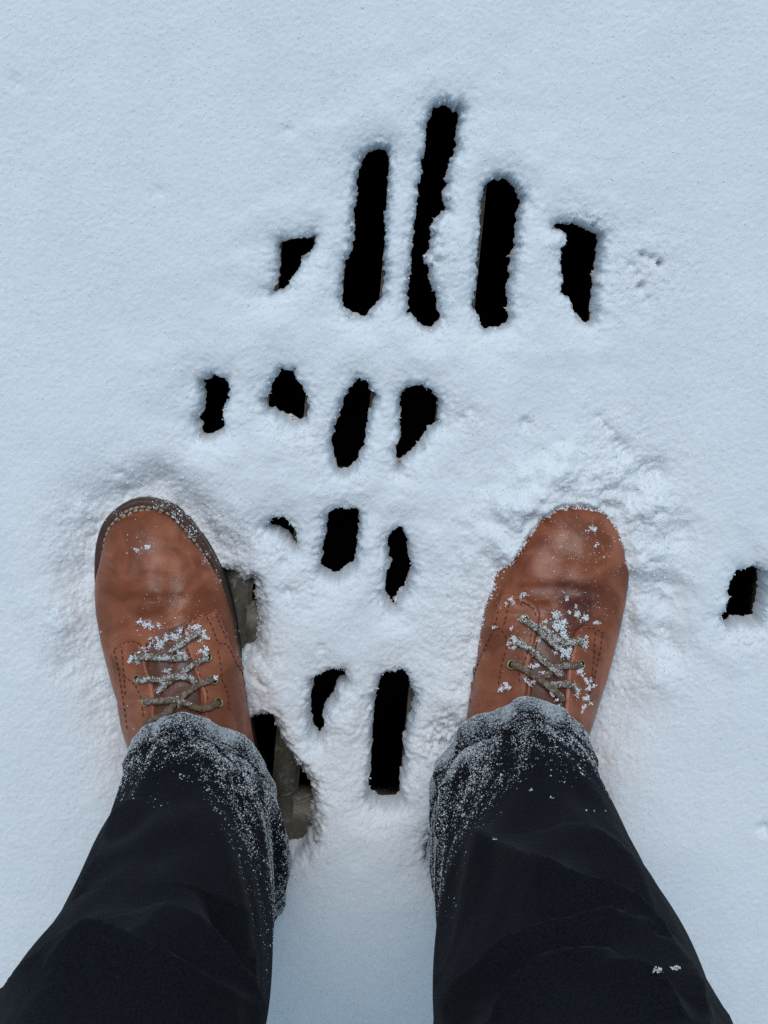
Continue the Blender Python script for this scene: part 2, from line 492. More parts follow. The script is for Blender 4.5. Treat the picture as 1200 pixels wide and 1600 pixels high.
for px, py, r, a in [(935,652,7,.004),(948,668,8,.005),(962,690,11,.006),(972,705,12,.006),(1000,735,14,.006),(1025,745,12,.005),(1028,800,10,.004),(820,660,8,.006),(875,690,6,.003),
                     (1003,398,5,.010),(1018,404,5,.012),(1030,411,5,.014),(995,430,6,.003),(1000,448,6,.011),(1010,470,8,.003),(985,415,6,.003),(720,655,10,.004),(735,640,6,.003),
                     (1190,1290,10,.004),(1030,910,10,.004),(985,985,9,.004),(1040,985,10,.004),(1012,1000,10,.003),(450,925,8,.004),(445,880,7,.003),(700,1150,34,.014),(655,1190,20,.003),
                     (683,407,6,.012),(673,400,4,.008),(690,385,4,.007),(430,455,5,.010),(450,665,10,.006),(868,353,7,.01),(500,1010,6,.004),(30,130,10,.002),(450,205,9,.002),(250,300,10,.0015)]:
    h -= a * gauss(px, py, r) * (0.45 + 0.9 * np.clip(.5 + n_f1, 0, 1))
# rim of each hole rounds over
h -= 0.0040 * np.exp(-(np.maximum(dh, 0) / .012) ** 2)
R = 0.007
k = np.clip(dh / R, 0, 1)
h = np.where(dh < R, h * (0.72 + 0.28 * np.sqrt(np.clip(1 - (1 - k) ** 2, 0, 1))), h)
k = np.clip(dbare / .012, 0, 1)
kk = 0.20 + 0.80 * np.sqrt(np.clip(1 - (1 - k) ** 2, 0, 1))
h = np.where(dbare < .012, h * kk, h)
rc = np.clip(rough, 0, 1.3)
h += rc * ((0.0020 + .0034 * np.exp(-(np.maximum(np.minimum(dl, dr), 0) / .022) ** 2)) * n_clump * np.clip(.2 + 1.4 * fbm(x, y, .03, 2, 45), 0, 1) + 0.0007 * n_clump2 + 0.0004 * n_f1 + .0004 * n_w2) + (0.00016 + .00034 * rc) * n_w + .00003 * n_w2 * np.clip(.6 + fbm(x, y, .02, 2, 46), 0, 1)
# under the soles
ul_in = np.clip(-dl / .010, 0, 1); h = h * (1 - ul_in) + 0.002 * ul_in
ur_in = np.clip((-dr - .007) / .022, 0, 1); h = h * (1 - ur_in) + 0.002 * ur_in
h = np.maximum(h, 0.002)
wk = np.clip((np.minimum(dh, dbare) + WALL) / WALL, 0, 1)
h = np.where(wk < 1, -.004 + (h + .004) * wk ** .6 + .0014 * n_w * wk, h)
cut = (dh < -WALL) | (dbare < -WALL) | (dl < -.012) | (dr < -.030)
h = np.where(cut, -0.004, h)

Zs = 0.036 + 0.03 * fbm(X, Y, 3.0, 2, 61) * np.clip((np.hypot(X, Y) - .6) / 3.0, 0, 1)
Zs[ci] = h
cutg = np.zeros(NX * NY, bool); cutg[ci] = cut
idx = np.arange(NX * NY).reshape(NY, NX)
F = np.stack([idx[:-1, :-1], idx[:-1, 1:], idx[1:, 1:], idx[1:, :-1]], -1).reshape(-1, 4)
keep = ~cutg[F].all(1)
F = F[keep]
SV = np.stack([X, Y, Zs], 1)
jit = rng.normal(0, STEP * 0.18, (len(ci), 2))
SV[ci, :2] += jit
# draw the cut edge along the true outline instead of along the grid
dm = np.full(NX * NY, .09); dm[ci] = np.minimum(dh, dbare)
dg = dm.reshape(NY, NX)
gy_, gx_ = np.gradient(dg, ys, xs)
gl = np.hypot(gx_, gy_) + 1e-9
edge_v = np.zeros(NX * NY, bool); edge_v[np.unique(F)] = True
edge_v &= cutg & (dm < -WALL) & (dm > -WALL - 2.2 * STEP)
mv = np.clip(-WALL - dm, 0, 1.5 * STEP) * .95
base_xy = np.stack([X, Y], 1)
SV[edge_v, 0] = (base_xy[:, 0] + (gx_ / gl).ravel() * mv)[edge_v]
SV[edge_v, 1] = (base_xy[:, 1] + (gy_ / gl).ravel() * mv)[edge_v]
used = np.zeros(len(SV), bool); used[F.ravel()] = True
remap = np.cumsum(used) - 1
snow = link('snow_ground', np_mesh('snow_ground', SV[used], remap[F]), M_SNOW)
tag(snow, kind='structure')

def snow_height(qx, qy):
    ix = np.clip(np.searchsorted(xs, qx), 1, NX - 1); iy = np.clip(np.searchsorted(ys, qy), 1, NY - 1)
    return Zs.reshape(NY, NX)[iy, ix]

# loose crystals
def shards(points, sizes, seed=0):
    """one irregular four-sided crystal at each point"""
    r = np.random.default_rng(seed)
    n = len(points)
    V = r.normal(size=(n, 4, 3))
    V /= np.linalg.norm(V, axis=2, keepdims=True)
    V -= V.mean(1, keepdims=True)
    V = V * np.asarray(sizes)[:, None, None] * 1.5 + np.asarray(points)[:, None, :]
    F = np.array([(0, 1, 2), (0, 3, 1), (0, 2, 3), (1, 3, 2)])[None] + (np.arange(n) * 4)[:, None, None]
    return V.reshape(-1, 3), F.reshape(-1, 3)

def octa(points, sizes, seed=0, flat=None):
    r = np.random.default_rng(seed)
    n = len(points)
    base = np.array([(1,0,0),(-1,0,0),(0,1,0),(0,-1,0),(0,0,1),(0,0,-1)], float)
    tri = np.array([(0,2,4),(2,1,4),(1,3,4),(3,0,4),(2,0,5),(1,2,5),(3,1,5),(0,3,5)])
    q = r.normal(size=(n, 4)); q /= np.linalg.norm(q, axis=1)[:, None]
    a, b, c, d = q.T
    Rm = np.stack([1-2*(c*c+d*d), 2*(b*c-a*d), 2*(b*d+a*c), 2*(b*c+a*d), 1-2*(b*b+d*d), 2*(c*d-a*b), 2*(b*d-a*c), 2*(c*d+a*b), 1-2*(b*b+c*c)], 1).reshape(n, 3, 3)
    sc = r.uniform(0.45, 1.35, (n, 3)) * np.asarray(sizes)[:, None]
    V = base[None] * sc[:, None, :]
    V *= r.uniform(.7, 1.3, V.shape)
    V = np.einsum('nij,nkj->nki', Rm, V) + np.asarray(points)[:, None, :]
    Fq = tri[None] + (np.arange(n) * 6)[:, None, None]
    return V.reshape(-1, 3), Fq.reshape(-1, 3)

inview = (np.abs(x) < .33) & (y > -.44) & (y < .42) & (dh > -.001) & (dbare > -.001) & (~cut) & (dl > -.004) & (dr > -.03)
dens = 0.22 + 0.18 * np.exp(-np.maximum(dh, 0) / .0035) + .35 * np.exp(-np.maximum(dbare, 0) / .003) + .16 * np.clip(rough, 0, 2)
pick = np.nonzero(inview & (rng.random(len(x)) < dens * 0.62))[0]
n = len(pick)
pts = np.stack([x[pick] + rng.normal(0, .0006, n), y[pick] + rng.normal(0, .0006, n), h[pick] + rng.uniform(-.0003, .0004, n)], 1)
sz = rng.uniform(.00025, .00062, n) * (1 + .35 * np.clip(rough[pick], 0, 1.2))
cv, cf = shards(pts, sz, 3)
cry = link('snow_crystals', np_mesh('snow_crystals', cv, cf, False), M_CRYS)
tag(cry, 'loose white snow crystals lying on the snow and along the slot edges', 'snow', kind='stuff')

# ------------------------------------------------------------------ the grate under the snow
cols = [((460,410),-2),((570,365),-1),((680,340),0),((780,400),1),((905,425),2),((335,635),-3),((450,620),-2),((550,665),-1),((655,650),0),
        ((438,830),-2),((530,845),-1),((622,885),0),((1160,930),5),((510,1095),-1),((610,1150),0),((685,1330),1)]
A_, B_ = [], []
for (px, py), kcol in cols:
    p = P(px, py, 0.0); A_.append((kcol, p.y, 1)); B_.append(p.x)
(pitch, lean, x0), *_ = np.linalg.lstsq(np.array(A_), np.array(B_), rcond=None)
GA = math.atan(lean)                                   # slats run along (sin GA, cos GA)
pp = pitch * math.cos(GA)
print('grate pitch', pitch, 'lean deg', math.degrees(GA), 'x0', x0)
grate = empty('slotted_grate', (x0, 0, 0))
grate.rotation_euler = (0, 0, -GA)
tag(grate, 'brown slotted grate mostly hidden under snow, bared beside the left boot', 'grate')
def slat_mesh(name, wd, ln, dp):
    bm = bmesh.new()
    bmesh.ops.create_cube(bm, size=1)
    bmesh.ops.scale(bm, vec=(wd, ln, dp), verts=bm.verts)
    bmesh.ops.bevel(bm, geom=bm.edges[:], offset=.0025, segments=2, affect='EDGES')
    bmesh.ops.translate(bm, vec=(0, 0, -dp / 2), verts=bm.verts)
    return bm_mesh(name, bm)
SLOT = 0.0305
UNEVEN = {-3: .0032, -2: .0005, -1: -.0022, 0: -.0028, 1: -.001, 2: .0035}      # cast bars sit a little out of line
LEN = 1.10
sm = slat_mesh('slat', pp - SLOT, LEN, .045)
sm.materials.append(M_GRATE)
for kcol in range(-10, 10):
    o = link('slat', sm, None, grate)
    o.location = ((kcol + .5) * pp + UNEVEN.get(kcol, 0.0), 0.0, 0.0)
for yy, wd in [(.53, .034), (.42, .034), (.322, .030), (.124, .030), (.013, .026), (-.098, .034), (-.249, .042), (-.36, .034), (-.47, .034), (-.535, .03)]:
    cm = slat_mesh('crossbar', 20 * pp + .03, wd, .043)
    cm.materials.append(M_GRATE)
    o = link('crossbar', cm, None, grate)
    o.location = (-.5 * pp, yy, -.0012)
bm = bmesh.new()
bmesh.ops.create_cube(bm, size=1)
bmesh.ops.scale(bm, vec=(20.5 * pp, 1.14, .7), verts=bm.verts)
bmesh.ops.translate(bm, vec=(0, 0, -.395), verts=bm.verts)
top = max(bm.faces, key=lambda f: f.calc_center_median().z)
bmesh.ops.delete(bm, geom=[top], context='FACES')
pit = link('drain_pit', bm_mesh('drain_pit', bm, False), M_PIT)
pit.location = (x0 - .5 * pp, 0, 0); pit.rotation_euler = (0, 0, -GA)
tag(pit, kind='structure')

# ------------------------------------------------------------------ boots
def bezier_table(us, U, Vv):
    v = np.interp(us, U, Vv)
    return v
H_U = [.000, .004, .010, .020, .035, .055, .075, .095, .115, .135, .155, .175, .20, .23, .26, .29]
H_V = [.000, .0135, .0205, .0265, .0310, .0340, .0365, .0405, .0475, .0585, .0720, .0870, .108, .125, .130, .130]

def smooth1(v, k=2):
    for _ in range(k):
        v = np.concatenate([[v[0]], .25 * v[:-2] + .5 * v[1:-1] + .25 * v[2:], [v[-1]]])
    return v

def upper_mesh(B):
    nu, nt_ = 150, 96
    q = np.linspace(0, 1, nu)
    L0, L1 = .0095, .291
    us = L0 + (L1 - L0) * (q ** 1.35)
    ins = np.interp(us, [0, .03, .07, .10, .13, .2], [.0095, .0084, .0044, .0020, .0008, .001])
    # inset along the outline normal, approximated by shifting the table inwards
    med = np.maximum(np.interp(np.maximum(us - .0085 * np.clip(1 - us / .08, 0, 1), 0), U_T, B.med) - ins * np.clip(us / .04, .35, 1), .0008)
    lat = np.maximum(np.interp(np.maximum(us - .0085 * np.clip(1 - us / .08, 0, 1), 0), U_T, B.lat) - ins * np.clip(us / .04, .35, 1) * np.interp(us, [0, .03, .06], [.9, .75, .15]), .0008)
    med[0] = lat[0] = .0006
    Hh = smooth1(np.interp(us - L0, H_U, H_V), 6)
    Hh[0] = .001
    nexp = np.interp(us, [0, .05, .10, .15, .2, .29], [2.35, 2.45, 2.25, 1.95, 2.0, 2.2])
    med, lat = smooth1(med, 3), smooth1(lat, 3)
    th = np.linspace(0, math.pi, nt_)
    V = np.zeros((nu, nt_, 3))
    for i in range(nu):
        e = 2 / nexp[i]
        c, s = np.cos(th), np.sin(th)
        cv_ = np.sign(c) * np.abs(c) ** e; sv = np.abs(s) ** e
        vv = np.where(cv_ > 0, cv_ * med[i], cv_ * lat[i])
        ridge = .004 * np.interp(us[i], [0, .06, .2], [0, 1, .6])
        zz = .0285 + Hh[i] * sv
        bulge = 1 + .060 * np.exp(-((sv - .35) / .3) ** 2)
        vv = vv * bulge + ridge * sv
        for j in range(nt_):
            V[i, j] = B.w(us[i], vv[j], zz[j])
    # soft lumps of a worn toe box and flex creases across the ball
    flat = V.reshape(-1, 3)
    lx, ly = flat[:, 0] + B.side, flat[:, 1]
    lump = .0024 * pn(lx / .030, ly / .042, 71) + .0011 * pn(lx / .014, ly / .019, 72)
    uu = np.repeat(us, nt_); tt = np.tile(th, nu)
    mid = np.sin(tt) ** 2
    crease = 0
    for uc, am, ph in [(.074, .0014, .3), (.084, .0020, -.4), (.094, .0019, .5), (.103, .0012, .9)]:
        crease = crease - am * np.exp(-((uu - uc - .006 * np.sin(2.2 * tt + ph)) / .0032) ** 2) * np.clip(pn(lx / .03, ly / .05, 75) + .55, 0, 1)
    flat[:, 2] += (lump + crease) * mid * np.clip((uu - .015) / .03, 0, 1)
    idx = np.arange(nu * nt_).reshape(nu, nt_)
    F = np.stack([idx[:-1, :-1], idx[:-1, 1:], idx[1:, 1:], idx[1:, :-1]], -1).reshape(-1, 4)
    if B.side > 0: F = F[:, ::-1]
    return flat, F

def bvh_of(V, F):
    return BVHTree.FromPolygons([tuple(v) for v in V], [tuple(f) for f in F])

def prism(name, pts, B, layers, matl, parent):
    """stack of outlines: layers = [(grow, z), ...] closed top and bottom"""
    V, F = [], []
    n = None
    for g, z in layers:
        o = B.outline(g); n = len(o)
        V += [B.w(u, v, z) for u, v in o]
    bm = bmesh.new()
    vs = [bm.verts.new(p) for p in V]
    for k_ in range(len(layers) - 1):
        for i in range(n):
            j = (i + 1) % n
            bm.faces.new((vs[k_*n+i], vs[k_*n+j], vs[(k_+1)*n+j], vs[(k_+1)*n+i]))
    bm.faces.new(vs[:n]); bm.faces.new(vs[-n:])
    o = link(name, bm_mesh(name, bm, False), matl)
    return adopt(o, parent)

def capsule(bm, a, b, n, wd, ht):
    a, b = Vector(a), Vector(b)
    t = (b - a); L = t.length
    if L < 1e-6: return
    t /= L
    s = t.cross(n).normalized(); n = s.cross(t).normalized()
    rings = []
    for f, r in ((0, .35), (.2, .9), (.5, 1.0), (.8, .9), (1, .35)):
        c = a + t * (L * f)
        rings.append([bm.verts.new(c + s * (math.cos(an) * wd * r) + n * (math.sin(an) * ht * r)) for an in [k * math.pi / 3 for k in range(6)]])
    for r0, r1 in zip(rings, rings[1:]):
        for i in range(6):
            bm.faces.new((r0[i], r0[(i+1) % 6], r1[(i+1) % 6], r1[i]))
    bm.faces.new(rings[0]); bm.faces.new(rings[-1])

def drape_patch(name, poly_xy, bvh, thick, matl, parent, edge=.0016, wet=None):
    poly = np.array(poly_xy)
    # densify
    dense = []
    for i in range(len(poly)):
        a, b = poly[i], poly[(i+1) % len(poly)]
        k_ = max(1, int(np.linalg.norm(b - a) / .0013))
        for q in range(k_): dense.append(a + (b - a) * q / k_)
    dense = np.array(dense)
    for _ in range(2): dense = .5 * dense + .25 * (np.roll(dense, 1, 0) + np.roll(dense, -1, 0))
    gx, gy = np.meshgrid(np.arange(poly[:, 0].min(), poly[:, 0].max(), .0013), np.arange(poly[:, 1].min(), poly[:, 1].max(), .0013))
    gx, gy = gx.ravel(), gy.ravel()
    d = sdf_poly(gx, gy, dense)
    sel = d < -.0006
    inn = np.stack([gx[sel], gy[sel]], 1)
    pts = [Vector(p) for p in dense] + [Vector(p) for p in inn]
    nb = len(dense)
    vo, eo, fo, *_ = delaunay_2d_cdt(pts, [], [list(range(nb))], 1, 1e-6)
    vx = np.array([p.x for p in vo]); vy = np.array([p.y for p in vo])
    dd = np.clip(-sdf_poly(vx, vy, dense) / edge, 0, 1)
    off = -.0006 + (thick + .0006) * np.sqrt(1 - (1 - dd) ** 2)
    V = []
    for i in range(len(vo)):
        hit = bvh.ray_cast(Vector((vx[i], vy[i], .4)), Vector((0, 0, -1)))
        if hit[0] is None:
            near = bvh.find_nearest(Vector((vx[i], vy[i], .05))); hit = near
        nn = hit[1] if hit[1].z > 0 else -hit[1]
        V.append(hit[0] + nn * off[i])
    me = bpy.data.meshes.new(name)
    me.from_pydata([tuple(v) for v in V], [], [tuple(f) for f in fo])
    me.update()
    for p_ in me.polygons: p_.use_smooth = True
    bm = bmesh.new(); bm.from_mesh(me); bmesh.ops.recalc_face_normals(bm, faces=bm.faces)
    if sum(f.normal.z for f in bm.faces) < 0: bmesh.ops.reverse_faces(bm, faces=bm.faces)
    bm.to_mesh(me); bm.free()
    o = link(name, me, matl)
    adopt(o, parent)
    return o, BVHTree.FromPolygons([tuple(v) for v in V], [tuple(f) for f in fo])

class Multi:
    """nearest surface of several along a ray"""
    def __init__(self, bs): self.bs = bs
    def ray_cast(self, o, d):
        best = (None, None, None, None)
        for b in self.bs:
            h_ = b.ray_cast(o, d)
            if h_[0] is not None and (best[0] is None or h_[3] < best[3]): best = h_
        return best

def polyline(pts, step):
    out = []
    pts = [Vector(p) for p in pts]
    if len(pts) > 2:      # catmull-rom
        ext = [pts[0]] + pts + [pts[-1]]
        fine = []
        for i in range(1, len(ext) - 2):
            p0, p1, p2, p3 = ext[i-1:i+3]
            for q in range(12):
                t = q / 12
                fine.append(.5 * ((2*p1) + (p2-p0)*t + (2*p0-5*p1+4*p2-p3)*t*t + (3*p1-p0-3*p2+p3)*t**3))
        fine.append(pts[-1])
    else: fine = pts
    acc = [fine[0]]
    for a, b in zip(fine, fine[1:]):
        L = (b - a).length
        k_ = max(1, int(math.ceil(L / step)))
        for q in range(1, k_ + 1): acc.append(a + (b - a) * q / k_)
    return acc

def stitch_line(bm, px_pts, bvh, length=.0030, gap=.0013, wd=.00038, ht=.0004, lift=.0003, jitter=.00015):
    pl = polyline([(a, b) for a, b in px_pts], 1.5)
    S = [onto(p[0], p[1], bvh) for p in pl]
    cum = [0]
    for (a, _), (b, _) in zip(S, S[1:]): cum.append(cum[-1] + min((b - a).length, .004))
    pos = 0.0
    arr = np.array([tuple(s[0]) for s in S]); nr = np.array([tuple(s[1]) for s in S])
    cum = np.array(cum)
    def at(s): return Vector([np.interp(s, cum, arr[:, i]) for i in range(3)]), Vector([np.interp(s, cum, nr[:, i]) for i in range(3)]).normalized()
    while pos + length < cum[-1]:
        a, na = at(pos); b, nb_ = at(pos + length * random.uniform(.85, 1.1))
        j = Vector((random.uniform(-jitter, jitter), random.uniform(-jitter, jitter), 0))
        capsule(bm, a + na * lift + j, b + nb_ * lift + j, na, wd, ht)
        pos += length + gap

def tube(name, path, nrm, wd, ht, matl, parent, frost=1.0, seed=0, nseg=10):
    V, F = [], []
    n = len(path)
    r = np.random.default_rng(seed)
    tw = np.cumsum(r.normal(0, .06, n))
    for i in range(n):
        t = (path[min(i+1, n-1)] - path[max(i-1, 0)]).normalized()
        s = t.cross(nrm[i]).normalized(); u = s.cross(t).normalized()
        if u.dot(nrm[i]) < 0: u = -u
        k_ = 1 + .10 * math.sin(i * 2.1) + r.normal(0, .05)
        end = min(1, .55 + .45 * min(i, n - 1 - i) / 2)
        for q in range(nseg):
            an = 2 * math.pi * q / nseg + tw[i] * .35
            V.append(path[i] + s * (math.cos(an) * wd * k_ * end) + u * (math.sin(an) * ht * k_ * end))
    for i in range(n - 1):
        for q in range(nseg):
            F.append((i*nseg+q, i*nseg+(q+1) % nseg, (i+1)*nseg+(q+1) % nseg, (i+1)*nseg+q))
    F.append(tuple(range(nseg))); F.append(tuple((n-1)*nseg + q for q in range(nseg)))
    me = bpy.data.meshes.new(name)
    me.from_pydata([tuple(v) for v in V], [], F); me.update()
    bm = bmesh.new(); bm.from_mesh(me); bmesh.ops.recalc_face_normals(bm, faces=bm.faces); bm.to_mesh(me); bm.free()
    for p_ in me.polygons: p_.use_smooth = True
    a = me.attributes.new('frost', 'FLOAT', 'POINT'); a.data.foreach_set('value', np.full(len(V), frost, dtype=np.float32))
    o = link(name, me, matl)
    return adopt(o, parent)

CLUMPS = {-1: [], 1: []}       # (point, spread, count, size)
def build_boot(B, spec):
    root = empty('boot', (*B.w(.15, 0, 0)[:2], 0))
    tag(root, spec['label'], 'boot', 'pair of brown leather boots')
    leather = leather_material('brown_leather', 3 if B.side < 0 else 8)
    leather2 = leather_material('brown_leather_facing', 5 if B.side < 0 else 11, .92)
    tongue_m = leather_material('red_brown_tongue', 7, .42)
    V, F = upper_mesh(B)
    bvh = bvh_of(V, F)
    me = np_mesh('upper', V, F)
    wet = np.zeros(len(V))
    for px, py, rx, ry, a in spec['wet']:
        p, _ = onto(px, py, bvh)
        wet = np.maximum(wet, a * np.clip(1.5 - 1.5 * np.sqrt(((V[:, 0] - p.x) * 2071 / rx) ** 2 + ((V[:, 1] - p.y) * 2071 / ry) ** 2), 0, 1))
    at_ = me.attributes.new('wet', 'FLOAT', 'POINT'); at_.data.foreach_set('value', wet.astype(np.float32))
    up = adopt(link('upper', me, leather), root)
    prism('outsole', None, B, [(-.002, 0), (0, .002), (.0005, .014), (-.0005, .0168)], M_SOLE, root)
    prism('welt', None, B, [(-.001, .0170), (.0004, .0185), (.0004, .0275), (-.0006, .0292), (-.0025, .0297), (-.0115, .0297)], M_WELT, root)
    # welt stitching
    bm = bmesh.new()
    uo = B.outline(-.0072)
    ring = [Vector(B.w(u, v, .0300)) for u, v in uo]
    us_ = [p[0] for p in uo]
    for row, gr, ln in ((0, -.0079, .0040), (1, -.0055, .0040)):
        o_ = B.outline(gr)
        loop = [(u, v) for u, v in o_]
        n_ = len(loop)
        # walk from the medial waist round the toe to the lateral side
        i0 = max(i for i in range(n_) if loop[i][1] > 0 and loop[i][0] < .15)
        seq = [loop[i] for i in range(i0, -1, -1)] + [loop[i] for i in range(n_ - 1, 0, -1) if loop[i][1] <= 0 and loop[i][0] < .09]
        P3 = [Vector(B.w(u, v, .0303)) for u, v in seq]
        cum = np.concatenate([[0], np.cumsum([(b - a).length for a, b in zip(P3, P3[1:])])])
        arr = np.array([tuple(p) for p in P3])
        pos = row * .0022
        while pos + ln < cum[-1]:
            f = lambda s: Vector([np.interp(s, cum, arr[:, i]) for i in range(3)])
            a, b = f(pos), f(pos + ln * random.uniform(.85, 1.05))
            j = Vector((random.uniform(-.0003, .0003), random.uniform(-.0003, .0003), random.uniform(-.0002, .0002)))
            capsule(bm, a + j, b + j, Vector((0, 0, 1)), .00115, .0009)
            pos += ln + random.uniform(.0004, .0009)
    adopt(link('welt_stitching', bm_mesh('welt_stitching', bm), M_THREAD), root)
    # tongue, facings
    surf = [bvh]
    def px_poly(pts):
        return [tuple(onto(a, b, bvh)[0][:2]) for a, b in pts]
    to, tb = drape_patch('tongue', px_poly(spec['tongue']), bvh, .0008, tongue_m, root, .002)
    surf.append(tb)
    facings = []
    for pts in spec['facings']:
        fo_, fb = drape_patch('facing', px_poly(pts), bvh, .0030, leather2, root, .0016)
        surf.append(fb); facings.append((fo_, fb))
    M_ = Multi(surf)
    # seam threads
    for fo_, lines in zip([f[0] for f in facings], spec['stitches']):
        bm = bmesh.new()
        for ln in lines: stitch_line(bm, ln, M_)
        so = link('seam_stitching', bm_mesh('seam_stitching', bm), M_DARKTHREAD)
        so.parent = fo_
    # eyelets
    for px, py, fi in spec['eyelets']:
        p, nrm = onto(px, py, M_)
        q = nrm.to_track_quat('Z', 'Y').to_matrix().to_4x4(); q.translation = p + nrm * .0004
        bm = bmesh.new()
        ro, ri = .0042, .0009
        rings = []
        for k_ in range(20):
            an = 2 * math.pi * k_ / 20
            rings.append([bm.verts.new((math.cos(an) * (ro - ri + ri * math.cos(t_)), math.sin(an) * (ro - ri + ri * math.cos(t_)), ri * .7 * math.sin(t_))) for t_ in [j * math.pi / 4 for j in range(8)]])
        for k_ in range(20):
            for j in range(8):
                bm.faces.new((rings[k_][j], rings[(k_+1) % 20][j], rings[(k_+1) % 20][(j+1) % 8], rings[k_][(j+1) % 8]))
        bm.transform(q)
        eo_ = link('eyelet', bm_mesh('eyelet', bm), M_BRASS)
        eo_.parent = facings[fi][0]
        bm = bmesh.new()
        bmesh.ops.create_circle(bm, cap_ends=True, segments=16, radius=.0031)
        bm.transform(q)
        ho = link('eyelet_hole', bm_mesh('eyelet_hole', bm, False), M_HOLE)
        ho.parent = facings[fi][0]
    # laces
    for i, (pts, lift, fr, wd) in enumerate(spec['laces']):
        pl = polyline(pts, 4.0)
        S = [onto(p[0], p[1], M_) for p in pl]
        pos = np.array([tuple(s[0]) for s in S]); nr = np.array([tuple(s[1]) for s in S])
        m_ = len(pos)
        # a taut lace bridges dips: keep it above, smoothed
        q_ = np.linspace(0, 1, m_)
        lf = lift * np.sin(np.pi * np.clip(q_ * .9 + .05, 0, 1)) ** .5 + .0012
        pos = pos + nr * lf[:, None]
        for _ in range(6):
            pos[1:-1] = .5 * pos[1:-1] + .25 * (pos[:-2] + pos[2:]); nr[1:-1] = .5 * nr[1:-1] + .25 * (nr[:-2] + nr[2:])
        tube('lace', [Vector(p) for p in pos], [Vector(n_).normalized() for n_ in nr], wd, wd * .50, M_LACE, root, fr, i + 5)
        if fr > .3:
            for p, n_ in zip(pos, nr):
                CLUMPS[B.side].append((Vector(p) + Vector(n_).normalized() * wd * .45, wd * .8, int(4 * fr), .00045))
    for px, py, spread, count, size in spec['clumps']:
        p, nrm = onto(px, py, M_)
        CLUMPS[B.side].append((p + nrm * spread * .25, spread, count, size))
    for px, py, rx, ry, count, size in spec['flecks']:
        for _ in range(count):
            p, nrm = onto(px + random.gauss(0, rx), py + random.gauss(0, ry), M_)
            CLUMPS[B.side].append((p + nrm * .0001, .0003, 1, size * random.uniform(.6, 1.3)))
    return root

def Z(pts, x0, y0, s): return [(x0 + a / s, y0 + b / s) for a, b in pts]
ZL = (160, 930, 4.444); ZR = (720, 910, 4.286)
LEFT = dict(
    label='brown leather lace-up boot on the left foot, with its cream welt stitching showing',
    wet=[(262, 985, 30, 14, .6), (245, 965, 26, 14, .25)],
    tongue=Z([(290,330),(420,250),(560,190),(640,140),(640,220),(680,600),(720,1200),(340,1200),(310,500)], *ZL),
    facings=[Z([(52,380),(120,335),(225,312),(270,330),(300,400),(325,520),(360,620),(375,740),(372,850),(372,1150),(250,1250),(170,1030),(140,900),(110,700),(80,500)], *ZL),
             Z([(560,225),(600,170),(690,125),(798,100),(815,150),(860,270),(905,390),(960,470),(1005,590),(1060,760),(1100,900),(1150,1200),(760,1250),(690,800),(690,700),(640,560),(600,440),(565,330)], *ZL)],
    stitches=[[Z([(80,380),(105,480),(125,600),(150,760),(175,940)], *ZL), Z([(130,345),(140,440),(150,560),(160,700)], *ZL), Z([(85,375),(130,345),(220,325),(262,345),(285,420)], *ZL), Z([(150,560),(230,630),(270,720),(285,860)], *ZL)],
              [Z([(575,270),(590,210),(650,160),(790,112)], *ZL), Z([(725,150),(765,230),(805,330),(870,345),(930,470),(985,560)], *ZL), Z([(790,130),(825,220),(870,320)], *ZL), Z([(800,380),(820,480),(835,600),(870,680),(880,830)], *ZL), Z([(585,370),(640,480),(690,590),(730,690),(725,760)], *ZL)]],
    eyelets=[(x_, y_, f_) for (x_, y_), f_ in zip(Z([(728,432),(770,588),(805,745),(245,585),(300,738),(222,430),(680,262)], *ZL), [1,1,1,0,0,0,1])],
    laces=[(Z([(390,670),(450,620),(540,550),(620,490),(722,432)], *ZL), .0012, .75, .0025),
           (Z([(410,860),(470,800),(560,710),(660,630),(768,588)], *ZL), .0012, .25, .0025),
           (Z([(600,770),(690,795),(750,780),(803,745)], *ZL), .0008, .05, .0026),
           (Z([(222,430),(300,430),(400,435),(500,442),(590,438)], *ZL), .0030, 1.0, .0026),
           (Z([(480,395),(560,335),(620,295),(680,262)], *ZL), .0030, 1.0, .0025),
           (Z([(250,588),(400,590),(520,575),(590,580),(650,615)], *ZL), .0034, .9, .0025),
           (Z([(300,738),(400,740),(500,738),(560,755),(620,772)], *ZL), .0034, .35, .0025),
           (Z([(305,900),(360,868),(430,838),(500,800)], *ZL), .002, .15, .0025)],
    clumps=[(x_, y_, *r_) for (x_, y_), r_ in zip(Z([(505,280),(425,345),(680,250),(712,300),(708,380),(540,410),(330,330),(385,300),(240,440),(455,520),(785,600),(565,435),(410,640),(545,750),(265,190),(340,205),(400,835),(300,360),(590,260)], *ZL),
            [(.0035,150,.0007),(.0034,150,.0007),(.0036,190,.0008),(.0022,60,.0007),(.0024,90,.0008),(.0024,80,.0007),(.002,50,.0006),(.0016,30,.0006),(.0030,120,.0007),(.0022,40,.0006),(.0022,60,.0007),(.002,40,.0006),(.0025,60,.0006),(.0022,50,.0006),(.0022,70,.0007),(.0030,90,.0007),(.0018,30,.0006),(.0025,50,.0006),(.002,40,.0006)])]
          + [(231,854,.0016,60,.0007),(213,858,.0013,40,.0006)],
    flecks=[(255,788,10,4,40,.0006),(280,805,8,5,50,.0006),(300,830,6,7,40,.0006),(322,868,5,10,30,.0006),(340,905,4,10,20,.0005),(190,800,14,6,20,.0005),(228,845,16,14,26,.0005),(262,940,26,10,30,.0004),(250,980,30,12,40,.0005),(320,960,20,20,25,.0004),(250,1040,50,40,50,.0004),(235,1075,10,22,15,.0004),(300,1000,45,30,60,.0004)],
)
